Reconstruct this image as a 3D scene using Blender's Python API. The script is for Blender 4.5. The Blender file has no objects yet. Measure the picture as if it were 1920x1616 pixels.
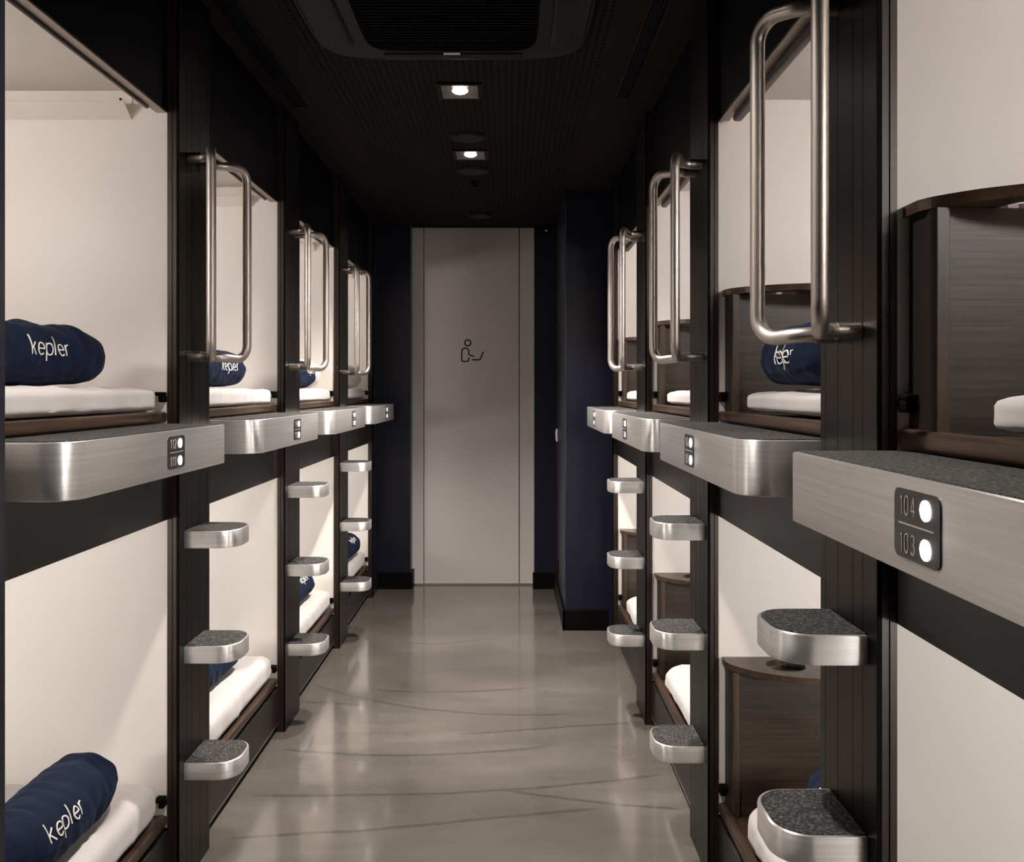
import bpy, bmesh, math, random
from mathutils import Vector, noise
import numpy as np
random.seed(7)
scene = bpy.context.scene
COL = scene.collection

# ------------------------------------------------------------------ camera, world, exposure
EYE = 1.325
cam_d = bpy.data.cameras.new('camera')
cam = bpy.data.objects.new('camera', cam_d); COL.objects.link(cam)
cam.location = (0, 0, EYE); cam.rotation_euler = (math.radians(90), 0, 0)
cam_d.sensor_width = 36; cam_d.lens = 30.0                 # 1600 px focal length on a 1920 px wide frame
cam_d.shift_x = (960 - 954.3) / 1920; cam_d.shift_y = -(808 - 730.6) / 1920
cam_d.clip_start = 0.02
scene.camera = cam
w = bpy.data.worlds.new('world'); scene.world = w; w.use_nodes = True
w.node_tree.nodes['Background'].inputs[0].default_value = (0.5, 0.45, 0.42, 1)
w.node_tree.nodes['Background'].inputs[1].default_value = 0.0
scene.view_settings.view_transform = 'Standard'; scene.view_settings.look = 'None'
scene.view_settings.gamma = 1; scene.view_settings.use_curve_mapping = False
scene.view_settings.exposure = 0.0
scene.cycles.use_denoising = True
scene.cycles.max_bounces = 10; scene.cycles.diffuse_bounces = 6; scene.cycles.glossy_bounces = 5
scene.cycles.sample_clamp_indirect = 4.0
POD_LIGHT = 43.0         # emission of the unseen side-panel lamp in each pod
SPOT_W = 270.0            # watts of each aisle downlight
LAMP_COL = (1.0, 0.955, 0.91); SPOT_COL = (1.0, 0.92, 0.85)

# ------------------------------------------------------------------ measured layout (metres; x right, y into the room, z up)
PITCH = 1.063
SIDES = {  # sign, opening plane, post plane, ledge plane, y of the nearest visible partition
    'left': dict(s=-1, xo=.896, xc=.866, xp=.725, y0=2.242),
    'right': dict(s=1, xo=.566, xc=.538, xp=.403, y0=1.248)}
POST_W = .227; CEIL = 2.425; DOOR_Y = 5.786; WALL_Y = 5.68
LEDGE_TOP = 1.237; LEDGE_BOT = 1.138
OPEN_TOP_UP = 2.052; OPEN_TOP_LOW = .985
SURF_UP = 1.262; SURF_LOW = .205                            # wooden bed surfaces

# ------------------------------------------------------------------ materials
def nt(name):
    m = bpy.data.materials.new(name); m.use_nodes = True
    return m, m.node_tree, m.node_tree.nodes['Principled BSDF']
def simple(name, col, rough=.5, metal=0., spec=.5, coat=0., coat_r=.1, sheen=0.):
    m, t, b = nt(name)
    b.inputs['Base Color'].default_value = (*col, 1); b.inputs['Roughness'].default_value = rough
    b.inputs['Metallic'].default_value = metal; b.inputs['Specular IOR Level'].default_value = spec
    b.inputs['Coat Weight'].default_value = coat; b.inputs['Coat Roughness'].default_value = coat_r
    b.inputs['Sheen Weight'].default_value = sheen
    return m
def N(t, typ, **kw):
    n = t.nodes.new(typ)
    for k, v in kw.items(): setattr(n, k, v)
    return n
def L(t, a, b): t.links.new(a, b)
def mathn(t, op, a, b=None, c=None, clamp=False):
    n = N(t, 'ShaderNodeMath', operation=op); n.use_clamp = clamp
    for i, v in enumerate((a, b, c)):
        if v is None: continue
        if isinstance(v, (int, float)): n.inputs[i].default_value = v
        else: L(t, v, n.inputs[i])
    return n.outputs[0]
def mixc(t, fac, a, b):
    n = N(t, 'ShaderNodeMix', data_type='RGBA')
    for s, v in ((n.inputs['Factor'], fac), (n.inputs['A'], a), (n.inputs['B'], b)):
        if isinstance(v, (int, float)): s.default_value = v
        elif isinstance(v, tuple): s.default_value = (*v, 1)
        else: L(t, v, s)
    return n.outputs['Result']
def stretched_noise(t, scale, detail=3, coord='Object', nscale=1.0):
    tc = N(t, 'ShaderNodeTexCoord'); mp = N(t, 'ShaderNodeMapping'); mp.inputs['Scale'].default_value = scale
    L(t, tc.outputs[coord], mp.inputs['Vector'])
    n = N(t, 'ShaderNodeTexNoise'); n.inputs['Scale'].default_value = nscale; n.inputs['Detail'].default_value = detail
    L(t, mp.outputs[0], n.inputs['Vector']); return n.outputs['Fac']
def brushed(name, col, rough, scale, aniso=0., amp=.25):
    m, t, b = nt(name)
    f = stretched_noise(t, scale, 4)
    r = N(t, 'ShaderNodeMapRange'); r.inputs['To Min'].default_value = rough - .07; r.inputs['To Max'].default_value = rough + .09
    L(t, f, r.inputs['Value']); L(t, r.outputs[0], b.inputs['Roughness'])
    L(t, mixc(t, f, tuple(c * (1 - amp) for c in col), tuple(min(1, c * (1 + amp * .6)) for c in col)), b.inputs['Base Color'])
    b.inputs['Metallic'].default_value = 1.0
    if aniso:
        b.inputs['Metallic'].default_value = .78
        b.inputs['Anisotropic'].default_value = aniso; b.inputs['Anisotropic Rotation'].default_value = .25
        tg = N(t, 'ShaderNodeTangent', direction_type='RADIAL', axis='Z'); L(t, tg.outputs[0], b.inputs['Tangent'])
    bp = N(t, 'ShaderNodeBump'); bp.inputs['Strength'].default_value = .04; bp.inputs['Distance'].default_value = .001
    L(t, f, bp.inputs['Height']); L(t, bp.outputs[0], b.inputs['Normal'])
    return m
def wood(name, dark, light, scale, rough=.42):
    m, t, b = nt(name)
    f = stretched_noise(t, scale, 8)
    f2 = stretched_noise(t, tuple(s * .17 for s in scale), 3)
    g = mathn(t, 'MULTIPLY_ADD', f2, .5, mathn(t, 'MULTIPLY', f, .75))
    r = N(t, 'ShaderNodeMapRange'); r.inputs['From Min'].default_value = .42; r.inputs['From Max'].default_value = .85
    L(t, g, r.inputs['Value'])
    L(t, mixc(t, r.outputs[0], dark, light), b.inputs['Base Color'])
    b.inputs['Roughness'].default_value = rough
    bp = N(t, 'ShaderNodeBump'); bp.inputs['Strength'].default_value = .25; bp.inputs['Distance'].default_value = .001
    L(t, f, bp.inputs['Height']); L(t, bp.outputs[0], b.inputs['Normal'])
    return m
def emis(name, col, strength):
    m, t, b = nt(name)
    b.inputs['Base Color'].default_value = (.8, .8, .8, 1)
    b.inputs['Emission Color'].default_value = (*col, 1); b.inputs['Emission Strength'].default_value = strength
    return m

M = {}
M['white'] = simple('white_laminate', (.82, .765, .715), .42, spec=.35)
M['white_metal'] = simple('white_powder_coat', (.82, .76, .70), .4)
M['alu'] = brushed('brushed_aluminium', (.92, .88, .86), .38, (2.5, 2.5, 170), aniso=.85)
M['steel'] = simple('satin_steel_tube', (.64, .58, .535), .40, metal=1)
M['sleeve'] = simple('dark_steel_sleeve', (.34, .31, .285), .38, metal=1)
M['anod'] = brushed('dark_anodised_post', (.040, .034, .030), .36, (90, 90, 1.5), amp=.35)
M['bronze'] = simple('bronze_frame', (.022, .012, .009), .40, metal=.2)
M['black'] = simple('black_panel', (.0015, .0012, .0012), .45, spec=.12)
M['strip'] = simple('warm_grey_profile', (.42, .35, .31), .4, metal=.5)
M['graph'] = simple('graphite_panel', (.011, .0095, .009), .38, spec=.5)
M['blackmatt'] = simple('black_matt', (.002, .0015, .0015), .7, spec=.08)
M['ac'] = simple('dark_ac_plastic', (.006, .0045, .004), .5, spec=.2)
M['navy_wall'] = simple('navy_wall_panel', (.006, .0065, .016), .32, spec=.5)
M['wood_h'] = wood('walnut_across', (.009, .0055, .0038), (.052, .033, .0215), (6, 6, 190))
M['wood_shaded'] = simple('shaded_wood_side', (.010, .0065, .005), .5, spec=.3)  # cabinet side facing the aisle, its shade put into the wood colour
M['wood_v'] = wood('walnut_upright', (.017, .0095, .006), (.092, .054, .034), (70, 70, 3))
M['wood_rail'] = wood('walnut_rail', (.015, .0085, .0055), (.085, .050, .032), (60, 2.5, 60), rough=.3)
M['sheet'] = simple('white_cotton', (.52, .492, .48), .9, sheen=.2)
M['pillow'] = simple('grey_white_cotton', (.62, .57, .54), .9, sheen=.2)
M['thread'] = simple('white_thread', (.85, .82, .78), .8)
M['chrome'] = simple('polished_reflector', (.7, .7, .7), .12, metal=1)
M['plate'] = simple('dark_number_plate', (.030, .026, .025), .35)
M['digit'] = simple('grey_print', (.50, .46, .44), .6)
M['dot'] = emis('lit_indicator', (1, 1, 1), 9.0)
M['dot_dim'] = emis('dim_indicator', (1, 1, 1), 1.0)
M['lamp'] = emis('pod_lamp', LAMP_COL, POD_LIGHT)
M['lamp_low'] = emis('lower_pod_lamp', (1.0, .985, .945), POD_LIGHT * 1.12)
M['led'] = emis('downlight_led', SPOT_COL, 40.0)
M['switch'] = simple('white_plastic', (.75, .72, .72), .4)
M['ink'] = simple('black_vinyl', (.008, .006, .006), .5)
M['door'] = simple('grey_white_door', (.54, .49, .485), .42, spec=.4)
M['door_edge'] = simple('door_metal_strip', (.75, .72, .70), .3, metal=1)

def fleece():
    m, t, b = nt('navy_fleece')
    f = stretched_noise(t, (1, 1, 1), 5, nscale=60)
    L(t, mixc(t, f, (.0015, .0038, .013), (.0048, .011, .036)), b.inputs['Base Color'])
    b.inputs['Roughness'].default_value = .85; b.inputs['Specular IOR Level'].default_value = .2
    b.inputs['Sheen Weight'].default_value = .05; b.inputs['Sheen Tint'].default_value = (.25, .4, .8, 1)
    bp = N(t, 'ShaderNodeBump'); bp.inputs['Strength'].default_value = .4; bp.inputs['Distance'].default_value = .002
    L(t, f, bp.inputs['Height']); L(t, bp.outputs[0], b.inputs['Normal'])
    return m
M['fleece'] = fleece()
def matm():
    m, t, b = nt('speckled_grey_mat')
    f = stretched_noise(t, (1, 1, 1), 6, nscale=200)
    r = N(t, 'ShaderNodeMapRange'); r.inputs['From Min'].default_value = .46; r.inputs['From Max'].default_value = .66
    L(t, f, r.inputs['Value'])
    L(t, mixc(t, r.outputs[0], (.008, .0075, .0075), (.10, .094, .09)), b.inputs['Base Color'])
    b.inputs['Roughness'].default_value = .85
    bp = N(t, 'ShaderNodeBump'); bp.inputs['Strength'].default_value = .7; bp.inputs['Distance'].default_value = .002
    L(t, f, bp.inputs['Height']); L(t, bp.outputs[0], b.inputs['Normal'])
    return m
M['mat'] = matm()

def concrete():
    m, t, b = nt('polished_concrete')
    tc = N(t, 'ShaderNodeTexCoord')
    sx = N(t, 'ShaderNodeSeparateXYZ'); L(t, tc.outputs['Object'], sx.inputs[0])
    X, Y = sx.outputs[0], sx.outputs[1]
    n1 = stretched_noise(t, (1.0, 1.6, 1), 6, nscale=1.3)
    n2 = stretched_noise(t, (1, 1, 1), 8, nscale=22)
    n3 = stretched_noise(t, (1, 1, 1), 3, nscale=220)
    n1 = mathn(t, 'MULTIPLY', mathn(t, 'SUBTRACT', n1, .30), 2.4, clamp=True)
    base = mixc(t, n1, (.066, .057, .048), (.205, .186, .163))
    n4 = stretched_noise(t, (1, 6, 1), 7, nscale=2.2)
    base = mixc(t, mathn(t, 'MULTIPLY', mathn(t, 'SUBTRACT', n4, .42), 2.2, clamp=True), base, (.098, .089, .078))
    base = mixc(t, mathn(t, 'MULTIPLY', n2, .5), base, (.108, .098, .085))
    base = mixc(t, mathn(t, 'MULTIPLY', n3, .35), base, (.070, .063, .054))
    def wp(px, py):
        y = EYE * 1600 / (py - 730.6); return (px - 954.3) * y / 1600, y
    lines = [[(754,1205),(885,1201),(976,1184)], [(693,1292),(804,1297),(926,1295),(1001,1287)],
             [(582,1282),(683,1310),(794,1328),(926,1342),(1077,1338)], [(516,1403),(633,1413),(835,1414),(1037,1398)],
             [(855,1378),(1037,1365),(1208,1353)], [(456,1489),(607,1495),(784,1492),(946,1479),(1112,1464),(1259,1453)],
             [(936,1479),(1112,1504),(1284,1515)], [(410,1575),(683,1552),(885,1542),(1087,1519),(1137,1514)],
             [(960,1160),(1030,1150),(1110,1165)], [(560,1315),(620,1318),(690,1322)]]
    acc = None
    wob = mathn(t, 'MULTIPLY', mathn(t, 'SUBTRACT', stretched_noise(t, (1, 1, 1), 4, nscale=1.6), .5), .05)
    Yw = mathn(t, 'ADD', Y, wob)
    for ln in lines:
        P = [wp(*p) for p in ln]
        c2, c1, c0 = np.polyfit([p[0] for p in P], [p[1] for p in P], 2)
        x0, x1 = P[0][0], P[-1][0]
        fy = mathn(t, 'ADD', mathn(t, 'MULTIPLY', mathn(t, 'MULTIPLY_ADD', X, float(c2), float(c1)), X), float(c0))
        d = mathn(t, 'ABSOLUTE', mathn(t, 'SUBTRACT', Yw, fy))
        k = mathn(t, 'SUBTRACT', 1.0, mathn(t, 'DIVIDE', d, .012), clamp=True)
        xm, hw = (x0 + x1) / 2, (x1 - x0) / 2
        e = mathn(t, 'SUBTRACT', 1.0, mathn(t, 'DIVIDE', mathn(t, 'ABSOLUTE', mathn(t, 'SUBTRACT', X, float(xm))), float(hw)), clamp=True)
        e = mathn(t, 'MULTIPLY', e, 6.0, clamp=True)
        k = mathn(t, 'MULTIPLY', k, e)
        acc = k if acc is None else mathn(t, 'MAXIMUM', acc, k)
    base = mixc(t, mathn(t, 'MULTIPLY', acc, .55), base, (.025, .021, .018))
    L(t, base, b.inputs['Base Color'])
    r = N(t, 'ShaderNodeMapRange'); r.inputs['To Min'].default_value = .10; r.inputs['To Max'].default_value = .20
    L(t, n2, r.inputs['Value']); L(t, r.outputs[0], b.inputs['Roughness'])
    b.inputs['Specular IOR Level'].default_value = .8
    b.inputs['Coat Weight'].default_value = .6; b.inputs['Coat Roughness'].default_value = .07
    bp = N(t, 'ShaderNodeBump'); bp.inputs['Strength'].default_value = .05; bp.inputs['Distance'].default_value = .004
    L(t, n2, bp.inputs['Height']); L(t, bp.outputs[0], b.inputs['Normal'])
    return m
M['floor'] = concrete()
def ceiling_mat():
    m, t, b = nt('perforated_black_ceiling')
    tc = N(t, 'ShaderNodeTexCoord'); sx = N(t, 'ShaderNodeSeparateXYZ'); L(t, tc.outputs['Object'], sx.inputs[0])
    X, Y = sx.outputs[0], sx.outputs[1]
    fx = mathn(t, 'ABSOLUTE', mathn(t, 'SUBTRACT', mathn(t, 'FRACT', mathn(t, 'DIVIDE', X, .024)), .5))
    fy = mathn(t, 'ABSOLUTE', mathn(t, 'SUBTRACT', mathn(t, 'FRACT', mathn(t, 'DIVIDE', Y, .030)), .5))
    hole = mathn(t, 'MULTIPLY', mathn(t, 'LESS_THAN', fx, .24), mathn(t, 'LESS_THAN', fy, .36))
    strip = mathn(t, 'LESS_THAN', mathn(t, 'ABSOLUTE', mathn(t, 'ADD', X, .175)), .486)
    mask = mathn(t, 'MULTIPLY', hole, strip)
    L(t, mixc(t, mask, (.015, .0105, .0095), (.0003, .0002, .0002)), b.inputs['Base Color'])
    b.inputs['Roughness'].default_value = .7; b.inputs['Specular IOR Level'].default_value = .08
    return m
M['ceiling'] = ceiling_mat()

# ------------------------------------------------------------------ mesh helpers
def obj(name, bm, mat, parent=None, smooth=None):
    me = bpy.data.meshes.new(name)
    bmesh.ops.recalc_face_normals(bm, faces=bm.faces[:])
    bm.to_mesh(me); bm.free()
    me.materials.append(M[mat] if isinstance(mat, str) else mat)
    if smooth is not None:
        for p in me.polygons: p.use_smooth = True
        me.set_sharp_from_angle(angle=math.radians(smooth))
    o = bpy.data.objects.new(name, me); COL.objects.link(o)
    if parent: o.parent = parent; o.matrix_parent_inverse = parent.matrix_world.inverted() if False else o.matrix_parent_inverse
    return o
# all parts are authored in world coordinates; things are empties whose parts are shifted to their origin
def thing(name, label, cat, loc=(0, 0, 0), group=None):
    o = bpy.data.objects.new(name, None); COL.objects.link(o)
    o.empty_display_size = .05; o.location = loc
    o['label'] = label; o['category'] = cat
    if group: o['group'] = group
    return o
def part(name, bm, mat, parent, smooth=None, label=None):
    top = parent
    off = Vector((0, 0, 0))
    p = parent
    while p is not None: off += p.location; p = p.parent
    bmesh.ops.translate(bm, verts=bm.verts[:], vec=-off)
    o = obj(name, bm, mat, None, smooth); o.parent = parent
    if label: o['label'] = label
    return o
def tag(o, label, cat, group=None):
    o['label'] = label; o['category'] = cat
    if group: o['group'] = group
    return o
def struct(name, bm, mat, smooth=None):
    o = obj(name, bm, mat, None, smooth); o['kind'] = 'structure'; return o

def add_box(bm, x0, x1, y0, y1, z0, z1, bev=0, seg=2):
    x0, x1 = min(x0, x1), max(x0, x1); y0, y1 = min(y0, y1), max(y0, y1); z0, z1 = min(z0, z1), max(z0, z1)
    t = bmesh.new()
    v = [t.verts.new((x, y, z)) for z in (z0, z1) for y in (y0, y1) for x in (x0, x1)]
    for f in ((0,1,3,2),(4,6,7,5),(0,4,5,1),(2,3,7,6),(0,2,6,4),(1,5,7,3)): t.faces.new([v[i] for i in f])
    if bev: bmesh.ops.bevel(t, geom=t.edges[:], offset=bev, segments=seg, affect='EDGES', profile=.5)
    merge(bm, t); return bm
def merge(bm, t):
    m = {}
    for v in t.verts: m[v] = bm.verts.new(v.co)
    for f in t.faces:
        try: bm.faces.new([m[v] for v in f.verts])
        except ValueError: pass
    t.free()
def box(*a, **k):
    bm = bmesh.new(); add_box(bm, *a, **k); return bm
def prism(outline, z0, z1, bev=.002, hole=None):
    """outline: list of (x,y) CCW, extruded in z with small bevelled rims"""
    bm = bmesh.new(); n = len(outline)
    P = [Vector((p[0], p[1], 0)) for p in outline]
    area = sum(P[i].x * P[(i+1) % n].y - P[(i+1) % n].x * P[i].y for i in range(n))
    if area < 0: P.reverse()
    def inset(d):
        out = []
        for i in range(n):
            a = (P[i] - P[i-1]).normalized(); b = (P[(i+1) % n] - P[i]).normalized()
            na, nb = Vector((-a.y, a.x, 0)), Vector((-b.y, b.x, 0))
            m = (na + nb).normalized(); c = max(.35, m.dot(nb))
            out.append(P[i] + m * (d / c))
        return out
    rings = []
    lev = [(z0, bev), (z0 + bev * .3, bev * .3), (z0 + bev, 0), (z1 - bev, 0), (z1 - bev * .3, bev * .3), (z1, bev)] if bev else [(z0, 0), (z1, 0)]
    for z, d in lev: rings.append([bm.verts.new((p.x, p.y, z)) for p in (inset(d) if d else P)])
    for a, b in zip(rings, rings[1:]):
        for i in range(n): bm.faces.new((a[i], a[(i+1) % n], b[(i+1) % n], b[i]))
    bm.faces.new(rings[0][::-1]); bm.faces.new(rings[-1])
    return bm
def round_rect(x0, x1, y0, y1, r):
    """r: radii for (x0,y0),(x1,y0),(x1,y1),(x0,y1)"""
    C = [(x0, y0, 1, 1, 180), (x1, y0, -1, 1, 270), (x1, y1, -1, -1, 0), (x0, y1, 1, -1, 90)]
    out = []
    for (cx, cy, sx, sy, a0), rr in zip(C, r):
        if rr <= 0: out.append((cx, cy)); continue
        k = 10 if rr > .02 else 4
        for i in range(k + 1):
            a = math.radians(a0 + 90 * i / k)
            out.append((cx + sx * rr + rr * math.cos(a), cy + sy * rr + rr * math.sin(a)))
    return out
def fillet(pts, rad):
    pts = [Vector(p) for p in pts]; out = [pts[0]]
    for i in range(1, len(pts) - 1):
        p, a, b = pts[i], (pts[i-1] - pts[i]), (pts[i+1] - pts[i])
        r = rad[i-1] if isinstance(rad, (list, tuple)) else rad
        la, lb = a.length, b.length; a.normalize(); b.normalize()
        ang = a.angle(b); d = min(r / math.tan(ang / 2), la * .49, lb * .49); rr = d * math.tan(ang / 2)
        c = p + (a + b).normalized() * (rr / math.sin(ang / 2))
        s, e = p + a * d - c, p + b * d - c
        tot = s.angle(e); k = max(4, int(math.degrees(tot) / 8))
        for j in range(k + 1):
            u = j / k
            out.append(c + (s * math.sin((1-u) * tot) + e * math.sin(u * tot)) / math.sin(tot))
    out.append(pts[-1]); return out
def add_tube(bm, pts, r, seg=20, cap=True):
    pts = [Vector(p) for p in pts]; rings = []; prev = None
    for i, p in enumerate(pts):
        t = (pts[min(i+1, len(pts)-1)] - pts[max(i-1, 0)]).normalized()
        if prev is None:
            u = t.cross(Vector((0, 0, 1)));
            if u.length < .1: u = t.cross(Vector((1, 0, 0)))
            u.normalize()
        else:
            u = (prev - t * prev.dot(t)).normalized()
        prev = u; v = t.cross(u)
        rings.append([bm.verts.new(p + (u * math.cos(a) + v * math.sin(a)) * r) for a in (2 * math.pi * k / seg for k in range(seg))])
    for a, b in zip(rings, rings[1:]):
        for i in range(seg): bm.faces.new((a[i], a[(i+1) % seg], b[(i+1) % seg], b[i]))
    if cap: bm.faces.new(rings[0][::-1]); bm.faces.new(rings[-1])
    return bm
def disc_x(x, y, z, r, th, s, seg=28):
    """a round coin whose flat face looks along x"""
    bm = bmesh.new(); rings = []
    for xx, rr in ((x, r), (x - s * th * .7, r), (x - s * th, r * .9)):
        rings.append([bm.verts.new((xx, y + rr * math.cos(2 * math.pi * k / seg), z + rr * math.sin(2 * math.pi * k / seg))) for k in range(seg)])
    for a, b in zip(rings, rings[1:]):
        for i in range(seg): bm.faces.new((a[i], a[(i+1) % seg], b[(i+1) % seg], b[i]))
    bm.faces.new(rings[0]); bm.faces.new(rings[-1]); return bm

# ------------------------------------------------------------------ stroke lettering
def arc(cx, cy, rx, ry, a0, a1, k=14):
    return [(cx + rx * math.cos(math.radians(a0 + (a1 - a0) * i / k)), cy + ry * math.sin(math.radians(a0 + (a1 - a0) * i / k))) for i in range(k + 1)]
GL = {  # x-height 1, ascender 1.6, descender -.55 : (advance, strokes)
    'k': (.72, [[(0, 0), (0, 1.6)], [(.62, 1.0), (0, .42)], [(.2, .6), (.64, 0)]]),
    'e': (.98, [[(.02, .52), (.86, .52)] + arc(.44, .5, .43, .5, 2, 315, 26)]),
    'p': (.98, [[(0, 1.0), (0, -.58)], arc(.42, .5, .42, .5, 180, -180, 30)]),
    'l': (.22, [[(0, 0), (0, 1.6)]]),
    'r': (.5, [[(0, 0), (0, 1.0)], arc(.36, .62, .36, .38, 180, 82, 10)]),
    '0': (.78, [[(0, .5), (0, 1.1)] + arc(.29, 1.1, .29, .5, 180, 0, 12) + arc(.29, .5, .29, .5, 0, -180, 12)]),
    '1': (.60, [[(.08, 1.33), (.34, 1.6), (.34, 0)]]),
    '2': (.76, [arc(.28, 1.18, .28, .42, 170, -20, 12) + [(0, 0), (.6, 0)]]),
    '3': (.76, [arc(.27, 1.2, .27, .4, 150, -80, 12) + arc(.27, .42, .31, .42, 80, -150, 12)]),
    '4': (.80, [[(.46, 0), (.46, 1.6), (0, .45), (.64, .45)]]),
    '5': (.76, [[(.54, 1.6), (.08, 1.6), (.04, .9)] + arc(.27, .5, .31, .5, 120, -150, 14)]),
    '6': (.78, [[(.44, 1.6), (.06, .78)] + arc(.29, .48, .29, .48, 160, -200, 22)]),
    '7': (.70, [[(0, 1.6), (.56, 1.6), (.18, 0)]]),
    '8': (.78, [arc(.29, 1.2, .25, .4, -90, 270, 20), arc(.29, .42, .30, .42, 90, 450, 20)]),
    '9': (.78, [[(.14, 0), (.52, .85)] + arc(.29, 1.12, .29, .48, -20, 340, 22)]),
}
def text_strokes(s):
    out = []; x = 0
    for ch in s:
        adv, st = GL[ch]
        for p in st: out.append([(x + a, b) for a, b in p])
        x += adv + .2
    return out, x - .2
def ribbon(bm, pl, wdt, f, step=.12):
    """pl: 2-D polyline; f maps (u,v,height) to a 3-D point; slightly raised ribbon"""
    q = [Vector(p) for p in pl]; r = [q[0]]
    for a, b in zip(q, q[1:]):
        k = max(1, int((b - a).length / step))
        for i in range(1, k + 1): r.append(a + (b - a) * (i / k))
    rows = []
    for i, p in enumerate(r):
        t = (r[min(i+1, len(r)-1)] - r[max(i-1, 0)])
        if t.length < 1e-9: t = Vector((1, 0))
        t.normalize(); n = Vector((-t.y, t.x)) * wdt / 2
        rows.append([bm.verts.new(f(p.x + n.x, p.y + n.y, 0)), bm.verts.new(f(p.x + n.x * .8, p.y + n.y * .8, 1)),
                     bm.verts.new(f(p.x - n.x * .8, p.y - n.y * .8, 1)), bm.verts.new(f(p.x - n.x, p.y - n.y, 0))])
    for a, b in zip(rows, rows[1:]):
        for i in range(3): bm.faces.new((a[i], a[i+1], b[i+1], b[i]))
        bm.faces.new((a[3], a[0], b[0], b[3]))
    bm.faces.new(rows[0]); bm.faces.new(rows[-1][::-1])

# ------------------------------------------------------------------ the setting
FLOOR = struct('floor', box(-3.0, 2.8, -1.6, 6.2, -.1, 0), 'floor')
struct('ceiling', box(-3.0, 2.8, -1.6, 6.2, CEIL, CEIL + .1), 'ceiling')
# left: navy corner close to the camera, outer wall behind the pods, short return past the last pod
bm = box(-3.0, -.688, -1.6, 1.165, 0, CEIL)
add_box(bm, -3.0, -2.94, 1.165, WALL_Y, 0, CEIL); add_box(bm, -2.94, -.868, 5.475, WALL_Y, 0, CEIL)
struct('wall_left', bm, 'navy_wall')
bm = box(.31, 2.8, 4.707, WALL_Y + .3, 0, CEIL, bev=.004)
add_box(bm, 2.62, 2.68, -1.6, 4.707, 0, CEIL); add_box(bm, .566, 2.62, -1.6, .17, 0, CEIL)
struct('wall_right', bm, 'navy_wall')
bm = box(-3.0, -.655, WALL_Y, WALL_Y + .3, 0, CEIL); add_box(bm, .170, .309, WALL_Y, WALL_Y + .3, 0, CEIL)
struct('wall_back', bm, 'navy_wall')
struct('wall_front', box(-.688, .566, -1.6, -1.55, 0, CEIL), 'navy_wall')
bm = box(-.866, -.64, WALL_Y - .014, WALL_Y - .0005, 0, .112, bev=.002); add_box(bm, .158, .296, WALL_Y - .014, WALL_Y - .0005, 0, .112, bev=.002)
add_box(bm, -.655, -.641, WALL_Y - .0005, DOOR_Y, 0, .112); struct('baseboard_back', bm, 'black')
bm = box(.296, .3095, 4.693, WALL_Y - .0005, 0, .112, bev=.002); add_box(bm, .296, .545, 4.693, 4.7065, 0, .112, bev=.002)
struct('baseboard_right', bm, 'black')

# door at the end of the aisle
door = bpy.data.objects.new('door_1', None); COL.objects.link(door); door['kind'] = 'structure'; door.location = (-.25, DOOR_Y, 0)
k = DOOR_Y / 1600
def dx(px): return (px - 954.3) * k
def dz(py): return EYE - (py - 730.6) * k
part('door_leaf', box(dx(795.5), dx(973), DOOR_Y, DOOR_Y + .04, .012, CEIL - .002, bev=.0015), 'door', door)
part('side_panel', box(dx(766), dx(794), DOOR_Y, DOOR_Y + .04, .012, CEIL - .002, bev=.0015), 'door', door)
part('side_panel', box(dx(974.5), dx(1001), DOOR_Y, DOOR_Y + .04, .012, CEIL - .002, bev=.0015), 'door', door)
part('door_edge_strip', box(dx(1001.3), dx(1003), DOOR_Y - .01, DOOR_Y + .04, .012, CEIL - .002), 'door_edge', door)
part('door_sill', box(dx(778), dx(1001), DOOR_Y - .006, DOOR_Y + .05, .001, .011), 'door_edge', door)
part('dark_backing', box(-.9, .35, DOOR_Y + .045, DOOR_Y + .06, 0, CEIL), 'blackmatt', door)
# pictogram of a seated person with a laptop (pixel drawing of the sign, on the door plane)
bm = bmesh.new()
def sg(pts, w_=2.8):
    P = [((830 + x / 17.45 - 954.3) * k, -(610 + y / 17.45 - 730.6) * k) for x, y in pts]
    ribbon(bm, P, w_ * k, lambda u, v, h: Vector((u, DOOR_Y - .0006 - .0012 * h, EYE + v)), step=.01)
sg([(820 + 98 * math.cos(a), 572 + 98 * math.sin(a)) for a in [2 * math.pi * i / 32 for i in range(33)]])
sg([(850, 1050), (850, 1110)] + [(800 + 50 * math.cos(a), 1130 + 50 * math.sin(a)) for a in [0, .4, .8, 1.2, 1.57]] +
   [(675, 1180)] + [(675 + 50 * math.cos(a), 1130 + 50 * math.sin(a)) for a in [1.9, 2.3, 2.7, 3.14]] + [(625, 860)] +
   [(738 + 113 * math.cos(a), 860 + 115 * math.sin(a)) for a in [math.pi + .2 * i for i in range(1, 16)]] + [(851, 860), (851, 945), (900, 975), (1030, 1020)])
sg([(955, 1125), (1195, 1125), (1235, 1095), (1335, 865)])
part('pictogram', bm, 'ink', door)

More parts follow.
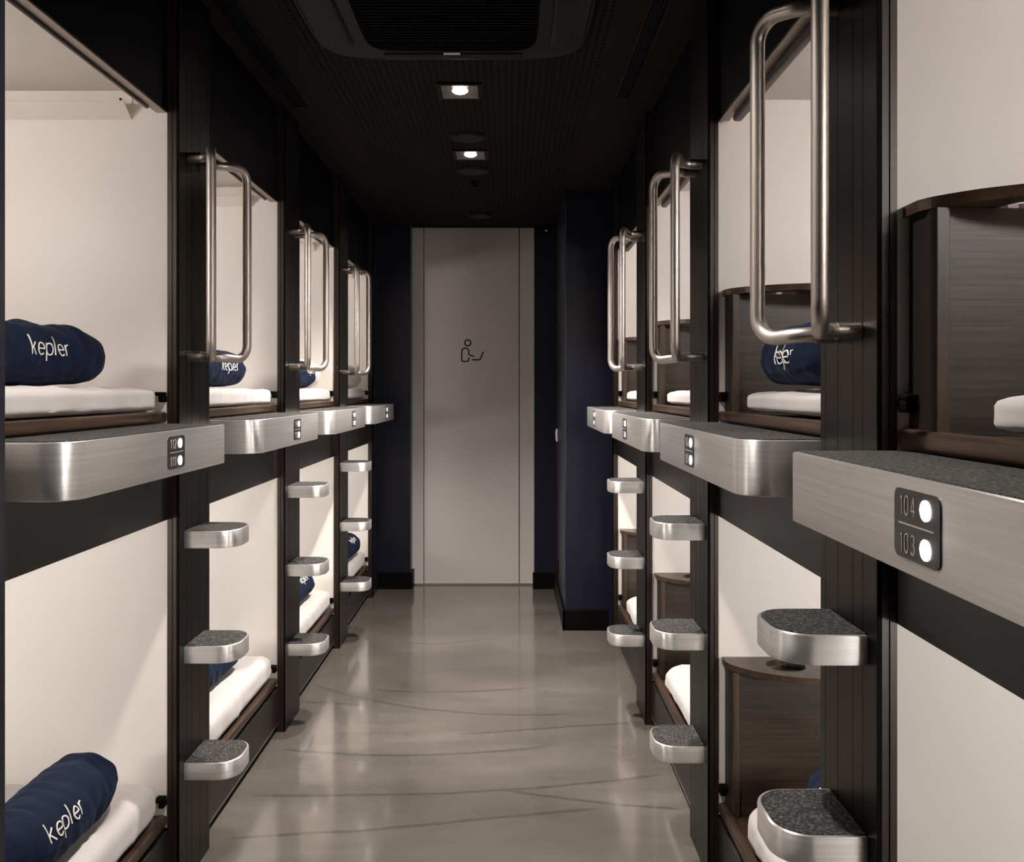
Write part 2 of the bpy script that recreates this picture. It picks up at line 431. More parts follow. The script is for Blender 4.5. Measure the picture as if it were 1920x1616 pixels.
# wall fittings at the far end
yy = 5.47
lt = thing('light_switch', 'small white light switch on the navy wall right of the grey door', 'light switch', (.31, yy, 1.035))
part('switch_plate', box(.3015, .3095, yy - .035, yy + .035, .995, 1.075, bev=.004), 'switch', lt)
part('rocker', box(.2985, .3015, yy - .02, yy + .02, 1.01, 1.06, bev=.001), 'switch', lt)
so = obj('wall_socket', box(.304, .3095, 5.35, 5.42, .17, .25, bev=.002), 'black'); tag(so, 'black wall socket low on the navy wall right of the grey door', 'socket')
sn = thing('motion_sensor', 'tiny glassy sensor high on the dark wall right of the grey door', 'sensor', (.25, WALL_Y, 2.385))
bm = bmesh.new(); bmesh.ops.create_uvsphere(bm, u_segments=16, v_segments=10, radius=.014); bmesh.ops.translate(bm, verts=bm.verts[:], vec=(.25, WALL_Y - .012, 2.385))
part('lens', bm, 'chrome', sn, smooth=40)
part('sensor_base', box(.228, .272, WALL_Y - .010, WALL_Y - .0005, 2.363, 2.407, bev=.003), 'black', sn)

# ------------------------------------------------------------------ ceiling equipment
AX = -.18
def downlight(y, label, group, watts=SPOT_W):
    t = thing('ceiling_downlight', label, 'downlight', (AX, y, CEIL), group)
    hw, hi, z0 = .082, .066, CEIL - .006
    bm = bmesh.new()
    for a in ((AX - hw, AX + hw, y - hw, y - hi), (AX - hw, AX + hw, y + hi, y + hw), (AX - hw, AX - hi, y - hi, y + hi), (AX + hi, AX + hw, y - hi, y + hi)):
        add_box(bm, *a, z0, CEIL - .0005)
    part('trim_ring', bm, 'black', t)
    # shallow pyramid reflector with the lit lens at its centre
    bm = bmesh.new(); o_ = [bm.verts.new((AX + a * hi, y + b * hi, z0)) for a, b in ((-1,-1),(1,-1),(1,1),(-1,1))]
    i_ = [bm.verts.new((AX + a * .045, y + b * .045, CEIL - .0008)) for a, b in ((-1,-1),(1,-1),(1,1),(-1,1))]
    for i in range(4): bm.faces.new((o_[i], o_[(i+1)%4], i_[(i+1)%4], i_[i]))
    bm.faces.new(i_)
    part('reflector', bm, 'sleeve', t)
    bm = bmesh.new(); bmesh.ops.create_cone(bm, cap_ends=True, segments=24, radius1=.020, radius2=.029, depth=.006)
    bmesh.ops.translate(bm, verts=bm.verts[:], vec=(AX, y, CEIL - .005)); part('lens', bm, 'led', t)
    ld = bpy.data.lights.new('downlight_beam', 'SPOT'); ld.energy = watts; ld.color = SPOT_COL
    ld.shadow_soft_size = .034; ld.spot_size = math.radians(106); ld.spot_blend = .55
    lo = bpy.data.objects.new('downlight_beam', ld); COL.objects.link(lo); lo.parent = t; lo.location = (0, 0, -.012)
downlight(3.14, 'lit square downlight in the black ceiling, nearer the air conditioner', 'square downlights along the ceiling')
downlight(3.99, 'lit square downlight in the black ceiling, nearer the grey door', 'square downlights along the ceiling')
for y in (1.44,): downlight(y, 'lit square downlight in the black ceiling on the camera side of the air conditioner', None, SPOT_W * .55)
for y, lb in ((3.70, 'round black flush disc in the ceiling between the two lit downlights'), (4.266, 'round black flush disc in the ceiling just beyond the farther downlight'),
              (5.37, 'round black flush disc in the ceiling close above the grey door')):
    t = thing('ceiling_speaker', lb, 'ceiling speaker', (AX, y, CEIL), 'round discs in the ceiling')
    bm = bmesh.new(); bmesh.ops.create_cone(bm, cap_ends=True, segments=40, radius1=.076, radius2=.083, depth=.008)
    bmesh.ops.translate(bm, verts=bm.verts[:], vec=(AX, y, CEIL - .0045)); part('rim', bm, 'black', t, smooth=40)
    bm = bmesh.new(); bmesh.ops.create_cone(bm, cap_ends=True, segments=40, radius1=.066, radius2=.068, depth=.004)
    bmesh.ops.translate(bm, verts=bm.verts[:], vec=(AX, y, CEIL - .0102)); part('grille', bm, 'ac', t, smooth=40)
bm = bmesh.new(); bmesh.ops.create_cone(bm, cap_ends=True, segments=20, radius1=.012, radius2=.022, depth=.035)
bmesh.ops.translate(bm, verts=bm.verts[:], vec=(AX, 4.50, CEIL - .018))
tag(obj('sprinkler_head', bm, 'black', smooth=40), 'tiny dark sprinkler head in the ceiling beyond the second round disc', 'sprinkler')
# cassette air conditioner
ac = thing('air_conditioner', 'dark square cassette air conditioner in the ceiling above the aisle', 'air conditioner', (-.176, 2.32, CEIL))
cx, cy, h = -.176, 2.325, .425
bm = bmesh.new()
zb = 2.385
def ring_prism(o0, i0, z0, z1):
    b = bmesh.new(); n = len(o0)
    A = [[b.verts.new((p[0], p[1], z)) for p in o] for o, z in ((i0, z1), (o0, z1), (o0, z0 + .012), ([(cx + (p[0]-cx)*.97, cy + (p[1]-cy)*.97) for p in o0], z0), (i0, z0), (i0, z1))]
    for a, c in zip(A, A[1:]):
        for i in range(n): b.faces.new((a[i], a[(i+1) % n], c[(i+1) % n], c[i]))
    return b
outer = round_rect(cx - h, cx + h, cy - h, cy + h, [.07] * 4); inner = round_rect(cx - .25, cx + .25, cy - .255, cy + .255 + .08, [.02] * 4)
inner = [(p[0], p[1]) for p in inner]
inner2 = round_rect(cx - .25, cx + .25, cy - .33, cy + .335, [.012] * 4)
outer = round_rect(cx - h, cx + h, cy - h, cy + h, [.06] * 4)
while len(outer) > len(inner2): inner2.insert(0, inner2[0])
# resample both outlines to the same count
def resample(pl, n):
    P = [Vector(p) for p in pl]; P.append(P[0]); d = [0]
    for a, b in zip(P, P[1:]): d.append(d[-1] + (b - a).length)
    out = []
    for i in range(n):
        s = d[-1] * i / n
        for j in range(len(P) - 1):
            if d[j] <= s <= d[j+1] and d[j+1] > d[j]:
                out.append(tuple(P[j].lerp(P[j+1], (s - d[j]) / (d[j+1] - d[j])))); break
    return out
def angular(hx, hy, r, n, oy=0):
    out = []
    for i in range(n):
        a = 2 * math.pi * i / n - 3 * math.pi / 4; c, s = math.cos(a), math.sin(a)
        p = 9 if r < .03 else 6
        q = 1 / ((abs(c / hx)) ** p + (abs(s / hy)) ** p) ** (1 / p)
        out.append((cx + c * q, cy + oy + s * q))
    return out
part('casing', ring_prism(angular(h, h, .06, 96), angular(.262, .345, .01, 96), zb, CEIL - .0005), 'ac', ac, smooth=30)
bm = box(cx - .262, cx + .262, cy - .345, cy + .345, zb + .012, zb + .02)
for i in range(34):
    yy = cy - .33 + i * .02; add_box(bm, cx - .255, cx + .255, yy, yy + .007, zb + .004, zb + .012)
part('intake_grille', bm, 'blackmatt', ac)
for s_ in (-1, 1):
    bm = bmesh.new(); add_box(bm, cx + s_ * .30, cx + s_ * .405, cy - .30, cy + .30, zb - .010, zb + .012, bev=.010, seg=4)
    part('louvre', bm, 'ac', ac, smooth=40)
    bm = bmesh.new(); add_box(bm, cx - .22, cx + .22, cy + s_ * .362, cy + s_ * .405, zb - .006, zb + .012, bev=.006, seg=3)
    part('louvre', bm, 'ac', ac, smooth=40)
part('badge', box(cx - .004 - .025, cx + .023, cy + .346, cy + .358, zb - .0075, zb - .004), 'switch', ac, label='small pale badge')
# linear slot diffusers
for x0, x1, ye, lb in ((-.842, -.766, 3.31, 'long black slot diffuser in the ceiling left of the air conditioner'), (.398, .458, 3.21, 'long black slot diffuser in the ceiling right of the air conditioner')):
    t = thing('slot_diffuser', lb, 'air diffuser', ((x0 + x1) / 2, ye - .9, CEIL))
    bm = bmesh.new(); add_box(bm, x0, x0 + .006, ye - 1.8, ye, CEIL - .006, CEIL - .0005); add_box(bm, x1 - .006, x1, ye - 1.8, ye, CEIL - .006, CEIL - .0005)
    add_box(bm, x0 + .006, x1 - .006, ye - .006, ye, CEIL - .006, CEIL - .0005); part('frame', bm, 'ac', t)
    part('slot', box(x0 + .006, x1 - .006, ye - 1.8, ye - .006, CEIL - .002, CEIL - .0005), 'blackmatt', t)
    bm = bmesh.new()
    for f in (.3, .5, .7): xx = x0 + (x1 - x0) * f; add_box(bm, xx - .002, xx + .002, ye - 1.8, ye - .006, CEIL - .005, CEIL - .002)
    part('vane', bm, 'black', t)

# ------------------------------------------------------------------ pods
DEPTH = 2.0
def wall_side(s): return 'left' if s < 0 else 'right'
ORD = ['nearest', 'second', 'third', 'farthest']
def build_pod(side, i, level, nums):
    S = SIDES[side]; s, xo, xc = S['s'], S['xo'], S['xc']
    ya = S['y0'] + (i - 1) * PITCH; yb = ya + PITCH      # partitions: near one starts at ya, far one at yb
    up = level == 'upper'
    zs = SURF_UP if up else SURF_LOW
    zt = OPEN_TOP_UP if up else OPEN_TOP_LOW
    zc = 2.11 if up else 1.045
    zlo = LEDGE_TOP if up else 0
    t = thing('sleeping_pod', '%s %s sleeping pod on the %s, white inside%s' % (ORD[i], level, side, ', with dark wood corner cabinet' if side == 'right' else ''), 'sleeping pod', (s * (xo + .9), (ya + yb) / 2, zlo), 'white lined sleeping pods along the aisle')
    X = lambda v: s * v
    y_in0, y_in1 = ya + .042, yb
    xb = xo + DEPTH
    if i == 0: y_in0 = ya + .012
    wz0, wz1 = (LEDGE_TOP + .001, CEIL - .003) if up else (.002, LEDGE_TOP - .003)
    # far partition half (the face the camera sees) and near partition half
    part('side_panel', box(X(xo + .001), X(xb), yb, yb + .020, zs - .03, zc + .018), 'white', t)
    part('side_panel', box(X(xo + .001), X(xb), y_in0 - .020, y_in0, zs - .03, zc + .018), 'white', t)
    part('end_panel', box(X(xb), X(xb + .02), y_in0 - .02, yb + .02, zs - .03, zc + .018), 'white', t)
    part('ceiling_panel', box(X(xo + .030), X(xb), y_in0, yb, zc, zc + .018), 'white', t)
    # bed base and rounded rail
    part('bed_base', box(X(xo + .026), X(xb), y_in0, yb, zs - .03, zs), 'wood_v', t)
    if side == 'right':
        part('seam_strip', box(X(xo + .060), X(xo + .0615), y_in0 + .3, yb - .001, zs, zs + .0006), 'black', t)
    part('bed_rail', box(X(xo), X(xo + .026), y_in0 + .001, yb - .001, zs - .024, zs + .006, bev=.008, seg=3), 'wood_rail', t, smooth=50)
    # header over the opening
    part('header', box(X(xo + .0035), X(xo + .030), y_in0 - .02, yb, zt, zc + .018), 'strip', t)
    if up:
        if side == 'right': part('blind_rail', box(X(xo + .024), X(xo + .050), y_in0 + .19, yb - .055, zt - .020, zt - .0005, bev=.0085, seg=4), 'bronze', t, smooth=40)
        else: part('blind_rail', box(X(xo + .026), X(xo + .036), y_in0 + .19, yb - .055, zt - .007, zt - .0005, bev=.003, seg=3), 'bronze', t, smooth=40)
    if up:
        part('fascia_panel', box(X(xo), X(xo + .003), ya + .0212, yb + .0208, zt + .002, CEIL - .002), 'black', t)
    else:
        part('beam', box(X(xo), X(xo + .003), y_in0 - .02, yb - .0005, OPEN_TOP_LOW - .001, 1.2305), 'graph', t)
        part('base_panel', box(X(xo), X(xo + .03), ya + .05, yb - .0005, .030, .168, bev=.0015), 'graph', t)
        part('base_trim', box(X(xo - .0025), X(xo - .0003), ya + .235, yb - .001, .028, .034), 'sleeve', t)
        part('plinth', box(X(xo + .01), X(xo + .03), ya + .0212, yb + .0205, 0.0005, .029), 'blackmatt', t)
    # bronze upright at the far partition
    z0u, z1u = (1.2315, CEIL - .003) if up else (.002, 1.2305)
    bm = bmesh.new(); add_box(bm, X(xc + .007), X(xc + .017), yb - .0015, yb + .0205, z0u, z1u)
    add_box(bm, X(xc + .0185), X(xo + .0005), yb - .003, yb + .0205, z0u, z1u)
    part('upright', bm, 'bronze', t)
    part('upright_core', box(X(xc + .0005), X(xo - .001), yb - .0005, yb + .020, z0u, z1u), 'blackmatt', t)
    # latch for the blind at the foot of the upright
    zl = zs + .040
    bm = box(X(xo + .001), X(xo + .016), yb - .026, yb - .0005, zl - .010, zl + .008, bev=.004, seg=3)
    add_box(bm, X(xo + .001), X(xo + .025), yb - .030, yb - .003, zl + .007, zl + .017, bev=.0035, seg=3)
    part('latch', bm, 'blackmatt', t, smooth=50)
    # lamp placed out of view to light the far partition evenly
    lm = 'lamp' if up else 'lamp_low'
    xl = xo + (.80 if side == 'left' else .62); zl_ = zs + .60      # lamp on the side panel towards the camera
    part('lamp', box(X(xl - .20), X(xl + .20), y_in0 + .0005, y_in0 + .022, zl_ - .055, zl_ + .055, bev=.004), lm, t)
    if side == 'left' and up:
        # folded white coat ledge screwed to the far partition
        x_e = xo + .093
        led = part('coat_ledge', box(X(x_e), X(xo + 1.25), yb - .003, yb - .0005, 2.035, 2.106), 'white_metal', t)
        bm = bmesh.new()
        prof = [(yb - .004, 2.037), (yb - .046, 2.068), (yb - .0475, 2.066), (yb - .004, 2.034)]
        a = [bm.verts.new((X(x_e + .002), p[0], p[1])) for p in prof]; b = [bm.verts.new((X(xo + 1.25), p[0], p[1])) for p in prof]
        for q in range(4): bm.faces.new((a[q], a[(q+1)%4], b[(q+1)%4], b[q]))
        bm.faces.new(a); bm.faces.new(b)
        part('folded_lip', bm, 'white_metal', led)
        part('screw', (lambda bb: bb)(box(X(x_e + .027), X(x_e + .033), yb - .005, yb - .003, 2.084, 2.090, bev=.001)), 'black', led)
    if side == 'right':
        zt_c = (1.592 if up else .602)
        cab = part('corner_cabinet', box(X(xo + .019), X(xo + .0225), yb - .078, yb - .0005, zs + .0005, zt_c - .017), 'wood_shaded', t)
        part('cabinet_edge', box(X(xo + .019), X(xo + .037), yb - .082, yb - .0785, zs + .0005, zt_c - .017, bev=.001), 'wood_v', cab)
        part('cabinet_front', box(X(xo + .0228), X(xo + .95), yb - .074, yb - .060, zs + .0005, zt_c - .017), 'wood_h', cab)
        pl = [(xo + .010, yb - .0006), (xo + .010, yb - .045), (xo + .018, yb - .066), (xo + .040, yb - .095), (xo + .066, yb - .120), (xo + .100, yb - .142), (xo + .140, yb - .160), (xo + .19, yb - .174), (xo + .25, yb - .182),
              (xo + .33, yb - .186), (xo + .95, yb - .186), (xo + .95, yb - .0006)]
        # top with a round hole: bridge the outline to a circle
        hx_, hy_, hr = xo + .159, yb - .074, .050
        pl2 = resample(pl, 96)
        ang = [math.atan2(p[1] - hy_, p[0] - hx_) for p in pl2]
        bm = bmesh.new()
        O0 = [bm.verts.new((X(p[0]), p[1], zt_c - .016)) for p in pl2]; O1 = [bm.verts.new((X(p[0]), p[1], zt_c)) for p in pl2]
        n = len(pl2)
        I0 = [bm.verts.new((X(hx_ + hr * math.cos(a_)), hy_ + hr * math.sin(a_), zt_c - .016)) for a_ in ang]
        I1 = [bm.verts.new((X(hx_ + hr * math.cos(a_)), hy_ + hr * math.sin(a_), zt_c)) for a_ in ang]
        for q in range(n):
            r_ = (q + 1) % n
            for f4 in ((O0[q], O0[r_], O1[r_], O1[q]), (O1[q], O1[r_], I1[r_], I1[q]), (I1[q], I1[r_], I0[r_], I0[q]), (I0[q], I0[r_], O0[r_], O0[q])):
                try: bm.faces.new(f4)
                except ValueError: pass
        part('cabinet_top', bm, 'wood_rail', cab)
    return t

def soft_box(x0, x1, y0, y1, z0, z1, r, amp, seed, sub=3, freq=6.):
    bm = bmesh.new(); add_box(bm, x0, x1, y0, y1, z0, z1)
    nx, ny, nz = 44, 26, 6
    bm.free(); bm = bmesh.new()
    c = Vector(((x0+x1)/2, (y0+y1)/2, (z0+z1)/2)); H = Vector((abs(x1-x0)/2, abs(y1-y0)/2, abs(z1-z0)/2))
    cache = {}
    def vert(p):
        key = (round(p[0], 5), round(p[1], 5), round(p[2], 5))
        if key in cache: return cache[key]
        q = Vector(p)                                       # in -1..1
        w_ = Vector((q.x * H.x, q.y * H.y, q.z * H.z))
        rr = r; inn = Vector((max(-H.x + rr[0], min(H.x - rr[0], w_.x)), max(-H.y + rr[0], min(H.y - rr[0], w_.y)), max(-H.z + rr[1], min(H.z - rr[1], w_.z))))
        d = w_ - inn
        e = Vector((d.x / rr[0], d.y / rr[0], d.z / rr[1]))
        if e.length > 1e-6:
            m = max(abs(e.x), abs(e.y), abs(e.z)); e = e / e.length * (m ** .8)
            d = Vector((e.x * rr[0], e.y * rr[0], e.z * rr[1]))
        o = c + inn + d
        if q.z > -.8:
            nrm = (Vector((e.x, e.y, e.z)) if e.length > 1e-6 else Vector((0, 0, 1))).normalized()
            v_ = noise.fractal(Vector((o.x * freq, o.y * freq * 1.3, o.z * 9 + seed)), .8, 2.1, 4) * amp
            rid = abs(noise.noise(Vector((o.x * 9 + 3 * o.y, o.y * 14, seed + 5)))); v_ += (max(0, .12 - rid) / .12) ** 2 * amp * .9
            o = o + nrm * v_
        v = bm.verts.new(o); cache[key] = v; return v
    def face_grid(f, a, b):
        g = [[vert(f(-1 + 2 * i / a, -1 + 2 * j / b)) for j in range(b + 1)] for i in range(a + 1)]
        for i in range(a):
            for j in range(b):
                try: bm.faces.new((g[i][j], g[i+1][j], g[i+1][j+1], g[i][j+1]))
                except ValueError: pass
    NX, NY, NZ = 60, 44, 10
    face_grid(lambda u, v: (u, v, 1), NX, NY); face_grid(lambda u, v: (u, v, -1), NX, NY)
    face_grid(lambda u, v: (u, -1, v), NX, NZ); face_grid(lambda u, v: (u, 1, v), NX, NZ)
    face_grid(lambda u, v: (-1, u, v), NY, NZ); face_grid(lambda u, v: (1, u, v), NY, NZ)
    return bm

MT = {}
def build_mattress(side, i, level):
    S = SIDES[side]; s, xo = S['s'], S['xo']
    ya = S['y0'] + (i - 1) * PITCH; yb = ya + PITCH; up = level == 'upper'
    zs = SURF_UP if up else SURF_LOW
    zt = zs + ((.066 if side == 'left' else .060) if up else .105)
    x0 = xo + (.034 if side == 'left' else .040); y1 = yb - (.022 if side == 'left' else .168)
    y0 = ya + (.065 if side == 'left' or i else .03)
    x0 = xo + .012
    bm = soft_box(s * x0, s * (xo + 1.95), y0, y1, zs + .0065, zt, (.035 if side == 'left' else .09, .015 if up else .035), .0040, i * 7.3 + (3 if up else 0) + (11 if s > 0 else 0))
    o = obj('mattress', bm, 'sheet', smooth=60)
    tag(o, 'white sheeted mattress in the %s %s pod on the %s' % (ORD[i], level, side), 'mattress', 'white mattresses in the pods')
    return zt

def build_roll(name, side, x, yc, zb, yaw, length, w_, h_, label, cat, mat, word=True, seed=0, wrinkle=.0035, t_ang=40, wsize=.021, u0=None, group='rolled navy blankets on the mattresses', tpow=6.5):
    """a rolled blanket; its axis runs along the aisle turned by yaw; text faces the aisle"""
    s = SIDES[side]['s']
    ca, sa = math.cos(yaw), math.sin(yaw)
    ax = Vector((s * sa, ca, 0)); ay = Vector((-s * ca, sa * 1.0, 0)); ay = Vector((-s * ca, s * s * sa, 0))
    ay = Vector((-s * abs(ca), sa, 0)); ax = Vector((s * sa, ca, 0)); ay = (ay - ax * ay.dot(ax)).normalized()
    c = Vector((s * x, yc, zb))
    a_, b_ = w_ / 2, h_ / 2
    def surf(u, th, off=0):
        """u -1..1 along axis, th angle (0 towards the aisle, 90 up)"""
        k = (max(0., 1 - abs(u) ** tpow)) ** (1 / 2.6)
        cr, sr = math.cos(th), math.sin(th)
        rr = 1.0
        fold = noise.noise(Vector((u * 5 + th * .8, u * 9 - th * .5, seed))) * wrinkle * 1.6 + noise.noise(Vector((u * 3, math.cos(th) * 2, math.sin(th) * 2 + seed))) * wrinkle * 1.5
        ridge = math.sin(u * 16 + th * 2.2 + seed) * wrinkle * .12
        ra, rb = a_ * k + (fold + ridge + off) * min(1, k * 1.5), b_ * k + (fold + ridge + off) * min(1, k * 1.5)
        y = cr * ra; z = sr * rb
        if z < 0: z *= .90; y = math.copysign(abs(cr) ** .7, cr) * ra
        p = c + ax * (u * length / 2) + ay * y + Vector((0, 0, b_ * .92 + z))
        return p
    bm = bmesh.new(); NU, NT = 90, 64
    rows = []
    for i in range(1, NU):
        u = -math.cos(math.pi * i / NU); u = math.copysign(abs(u) ** .8, u)
        rows.append([bm.verts.new(surf(u, 2 * math.pi * j / NT)) for j in range(NT)])
    for r0, r1 in zip(rows, rows[1:]):
        for j in range(NT): bm.faces.new((r0[j], r0[(j+1) % NT], r1[(j+1) % NT], r1[j]))
    e0 = bm.verts.new(surf(-.999, 0).lerp(surf(-.999, math.pi), .5)); e1 = bm.verts.new(surf(.999, 0).lerp(surf(.999, math.pi), .5))
    for j in range(NT):
        bm.faces.new((e0, rows[0][(j+1) % NT], rows[0][j])); bm.faces.new((e1, rows[-1][j], rows[-1][(j+1) % NT]))
    zmin = min(v.co.z for v in bm.verts); lift = zb - zmin + .0045
    t = thing(name, label, cat, (c.x, c.y, zb), group)
    bmesh.ops.translate(bm, verts=bm.verts[:], vec=(0, 0, lift))
    part('roll' if word else 'cover', bm, mat, t, smooth=70)
    if word:
        st, tw = text_strokes('kepler'); sc = wsize
        bm = bmesh.new(); rad = (a_ + b_) / 2
        u_c = u0 if u0 is not None else .15
        def f(uu, vv, hh):
            d = (uu - tw / 2) * sc                      # metres along the reading direction
            al = (d if s < 0 else -d)
            th = math.radians(t_ang) + (vv - .5) * sc * 1.15 / rad
            return surf(u_c + al / (length / 2), th, .0008 + .0012 * hh) + Vector((0, 0, lift))
        for pl in st: ribbon(bm, pl, .125, f, step=.1)
        part('lettering', bm, 'thread', t, label='white embroidered lettering')
    return t

# ------------------------------------------------------------------ ledges, posts, handles
def plate(parent, s, xp, yc, zc, nums, dim):
    w2, h2 = .047, .035
    X = s * (xp - .0015)
    bm = bmesh.new()
    o = round_rect(yc - w2, yc + w2, zc - h2, zc + h2, [.009] * 4); n = len(o)
    A = [bm.verts.new((s * (xp + .0005), p[0], p[1])) for p in o]; B = [bm.verts.new((X, p[0], p[1])) for p in o]
    for i in range(n): bm.faces.new((A[i], A[(i+1)%n], B[(i+1)%n], B[i]))
    bm.faces.new(A); bm.faces.new(B)
    pl = part('number_plate', bm, 'plate', parent)
    rd = -s                                             # reading direction along y
    for q, (num, dz_) in enumerate(zip(nums, (.0185, -.0195))):
        st, tw = text_strokes(num); sc = .0120
        bm = bmesh.new()
        f = lambda u, v, h: Vector((X - s * (.0002 + .0004 * h), yc + rd * (-.034 + u * sc * 1.12), zc + dz_ - .0095 + v * sc))
        for p in st: ribbon(bm, p, .13, f, step=.15)
        part('digits', bm, 'digit', pl)
        part('indicator_light', disc_x(X, yc + rd * .0195, zc + dz_, .0103, .0012, s), 'dot_dim' if (dim and q) else 'dot', pl)
    part('divider_line', box(X, X - s * .0006, yc - .036, yc + .036, zc - .0007, zc + .0007), 'digit', pl)

def build_ledge(side, i, nums):
    S = SIDES[side]; s, xo, xp = S['s'], S['xo'], S['xp']
    ya = S['y0'] + (i - 1) * PITCH; yb = ya + PITCH
    y0 = ya + .235; y1 = yb - (.065 if side == 'left' else .033)
    t = thing('pod_ledge', 'brushed aluminium ledge with grey mat below the %s upper pod on the %s' % (ORD[i], side), 'ledge', (s * (xo + xp) / 2, (y0 + y1) / 2, LEDGE_BOT), 'brushed aluminium ledges with number plates')
    xw = xo - .0065
    xa, xb_ = (s * xw, s * xp) if s > 0 else (s * xw, s * xp)
    lo, hi = min(xa, xb_), max(xa, xb_)
    R, r = .058, .004
    rad = [0, R, r, 0] if s < 0 else [R, 0, 0, r]          # aisle side near corner is the round one
    ol = round_rect(lo, hi, y0, y1, rad)
    part('ledge_body', prism(ol, LEDGE_BOT, LEDGE_TOP, .003), 'alu', t, smooth=35)
    m = .006
    ol2 = round_rect(lo + (m if s > 0 else .001), hi - (m if s < 0 else .001), y0 + m, y1 - m, [0, R - m, r, 0] if s < 0 else [R - m, 0, 0, r])
    part('mat', prism(ol2, LEDGE_TOP - .0005, LEDGE_TOP + .0018, .0008), 'mat', t)
    plate(t, s, xp, yb - .067 - .317 if side == 'left' else yb - .406, EYE - .1356, nums, dim=(side == 'right' and i >= 2))
    return t

def build_post(side, k):
    """k: partition index 0..2, the post stands just beyond it"""
    S = SIDES[side]; s, xo, xc, xp = S['s'], S['xo'], S['xc'], S['xp']
    y0 = S['y0'] + k * PITCH; y1 = y0 + POST_W
    t = thing('step_post', 'dark metal post with three aluminium steps between the %s and %s pods on the %s' % (ORD[k], ORD[k+1], side), 'step post', (s * xc, y0 + .11, 0), 'dark posts with steps')
    # profile in plan with shallow grooves
    G = [.050, .087, .148, .202]
    pts = [(xo - .0008, y0 + .0215), (xc + .0003, y0 + .0215), (xc + .0003, y0 + .0005), (xc, y0 + .0005)]
    for g in G: pts += [(xc, y0 + g - .0009), (xc + .0025, y0 + g - .0006), (xc + .0025, y0 + g + .0006), (xc, y0 + g + .0009)]
    pts += [(xc, y1 - .002), (xc + .002, y1), (xo - .0008, y1)]
    bm = prism([(s * a, b) for a, b in pts], .002, CEIL - .004, 0)
    part('post', bm, 'anod', t)
    zs_ = [.948, .641, .330] if side == 'left' else [.957, .655, .345]
    for z in zs_:
        ya, yb = y0 + .030, y0 + .187
        lo, hi = min(s * xc, s * xp), max(s * xc, s * xp)
        R = .058
        rad = [0, R, R, 0] if s < 0 else [R, 0, 0, R]
        st = part('step', prism(round_rect(lo + (.0005 if s < 0 else 0), hi - (.0005 if s > 0 else 0), ya, yb, rad), z - .046, z, .0025), 'alu', t, smooth=35)
        m = .0055
        part('mat', prism(round_rect(lo + (m if s > 0 else .001), hi - (m if s < 0 else .001), ya + m, yb - m, [0, R - m, R - m, 0] if s < 0 else [R - m, 0, 0, R - m]), z - .0005, z + .0015, .0006), 'mat', st)
    zt, zb = 1.951, 1.415
    for nm, yw, dyo, dxo in (('nearer', .060, -.030, .094), ('farther', .150, .225, .109)):
        h = thing('grab_handle', '%s of two tall steel tube handles on the %s step post on the %s' % (nm, ORD[k], side), 'handle', (s * xc, y0 + yw, zb), 'tall steel tube handles')
        xt = xc - dxo
        P = [(s * (xc - .001), y0 + yw, zt), (s * (xc - .060), y0 + yw, zt), (s * xt, y0 + dyo, zt + .012), (s * xt, y0 + dyo, zb - .006), (s * (xc - .060), y0 + yw, zb), (s * (xc - .001), y0 + yw, zb)]
        bm = bmesh.new(); add_tube(bm, fillet(P, [.05, .042, .042, .05]), .0125, 22)
        part('tube', bm, 'steel', h, smooth=50)
        for z in (zt, zb):
            bm = bmesh.new(); add_tube(bm, [(s * (xc - .001), y0 + yw, z), (s * (xc - .035), y0 + yw, z), (s * (xc - .0365), y0 + yw, z)], .0138, 24)
            part('mounting_sleeve', bm, 'sleeve', h, smooth=40)

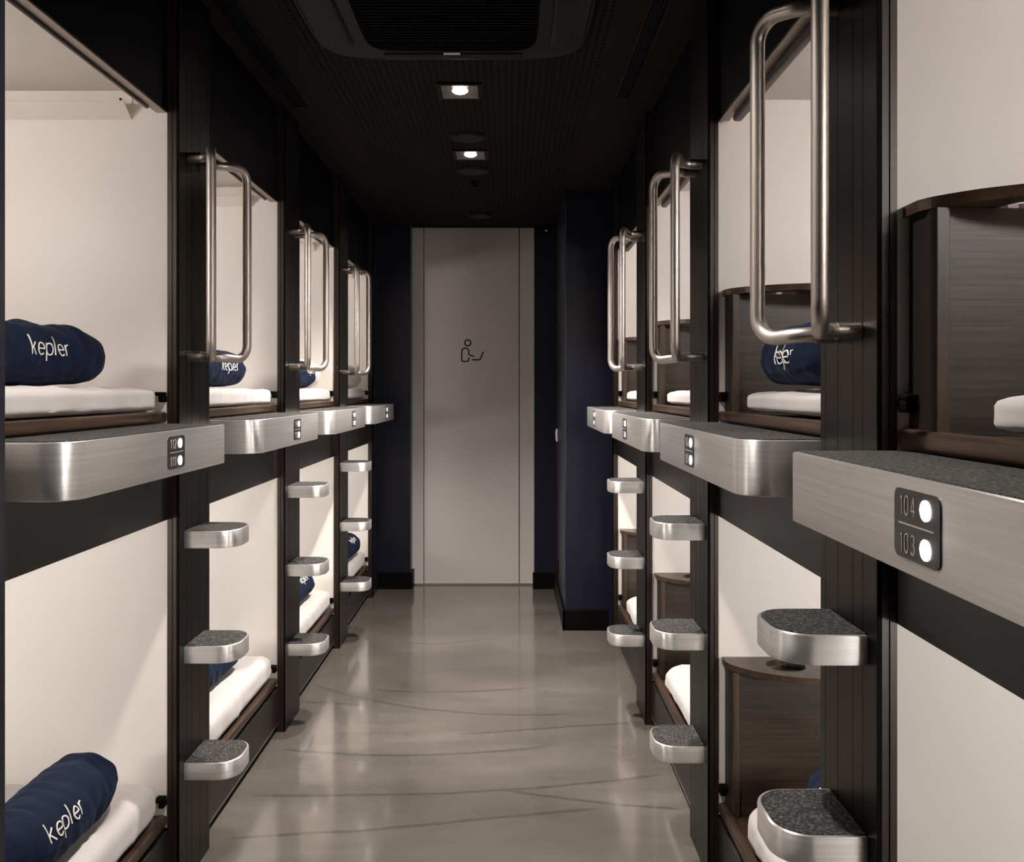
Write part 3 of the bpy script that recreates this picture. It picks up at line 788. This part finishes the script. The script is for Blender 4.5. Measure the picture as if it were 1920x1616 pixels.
NUM = {'left': [('112', '111'), ('114', '113'), ('116', '115'), ('118', '117')],
       'right': [('104', '103'), ('106', '105'), ('108', '107'), ('110', '109')]}
for side in ('left', 'right'):
    for i in range(4):
        for level in ('upper', 'lower'):
            build_pod(side, i, level, NUM[side][i]); build_mattress(side, i, level)
        build_ledge(side, i, NUM[side][i])
    for k in range(3): build_post(side, k)

ZU, ZL = SURF_UP + .0665, SURF_LOW + .1055
nav = 'rolled blanket'
def roll(side, i, level, x, dy, yaw, **kw):
    yb = SIDES[side]['y0'] + i * PITCH
    vis = 'reading kepler in white thread' if kw.pop('vis', False) else 'partly hidden'
    return build_roll('rolled_blanket', side, x, yb - dy, ZU if level == 'upper' else ZL, yaw, kw.pop('length', .42), kw.pop('w', .165), kw.pop('h', .135),
        'rolled navy blanket in the %s %s pod on the %s, %s' % (ORD[i], level, side, vis), nav, 'fleece', seed=i * 3.1 + (7 if level == 'upper' else 0) + (13 if side == 'right' else 0), **kw)
roll('left', 0, 'upper', 1.075, .34, math.radians(-8), vis=True, t_ang=9, u0=-.14, wsize=.024, h=.145)
roll('left', 0, 'lower', 1.015, .37, math.radians(0), vis=True, h=.155, w=.175, t_ang=20, u0=-.33, wsize=.0245)
roll('left', 1, 'upper', 1.06, .34, math.radians(-8), vis=True, t_ang=6, wsize=.024)
roll('left', 1, 'lower', 1.06, .37, math.radians(-3))
roll('left', 2, 'upper', 1.03, .32, math.radians(-4), vis=True, length=.32, u0=.2, t_ang=15)
roll('left', 2, 'lower', 1.04, .34, math.radians(-3))
roll('left', 3, 'lower', 1.0, .34, math.radians(-3), vis=True)
roll('right', 1, 'upper', .662, .45, math.radians(4), vis=True, t_ang=-6, u0=-.36, wsize=.026, h=.14)
roll('right', 1, 'lower', .76, .47, math.radians(6))
roll('right', 2, 'upper', .76, .47, math.radians(6))
roll('right', 2, 'lower', .74, .47, math.radians(6))
for i, lb in ((2, 'pale grey round pillow behind the navy blanket in the third upper left pod'), (3, 'pale grey round pillow in the farthest upper pod on the left')):
    yb = SIDES['left']['y0'] + i * PITCH
    build_roll('pillow', 'left', 1.05 if i == 2 else 1.01, yb - .095 if i == 2 else yb - .2, ZU, math.radians(-4), .11 if i == 2 else .30, .20 if i == 2 else .16, .15, lb, 'pillow', 'pillow', word=False, seed=i, group='pale round pillows', wrinkle=.002)
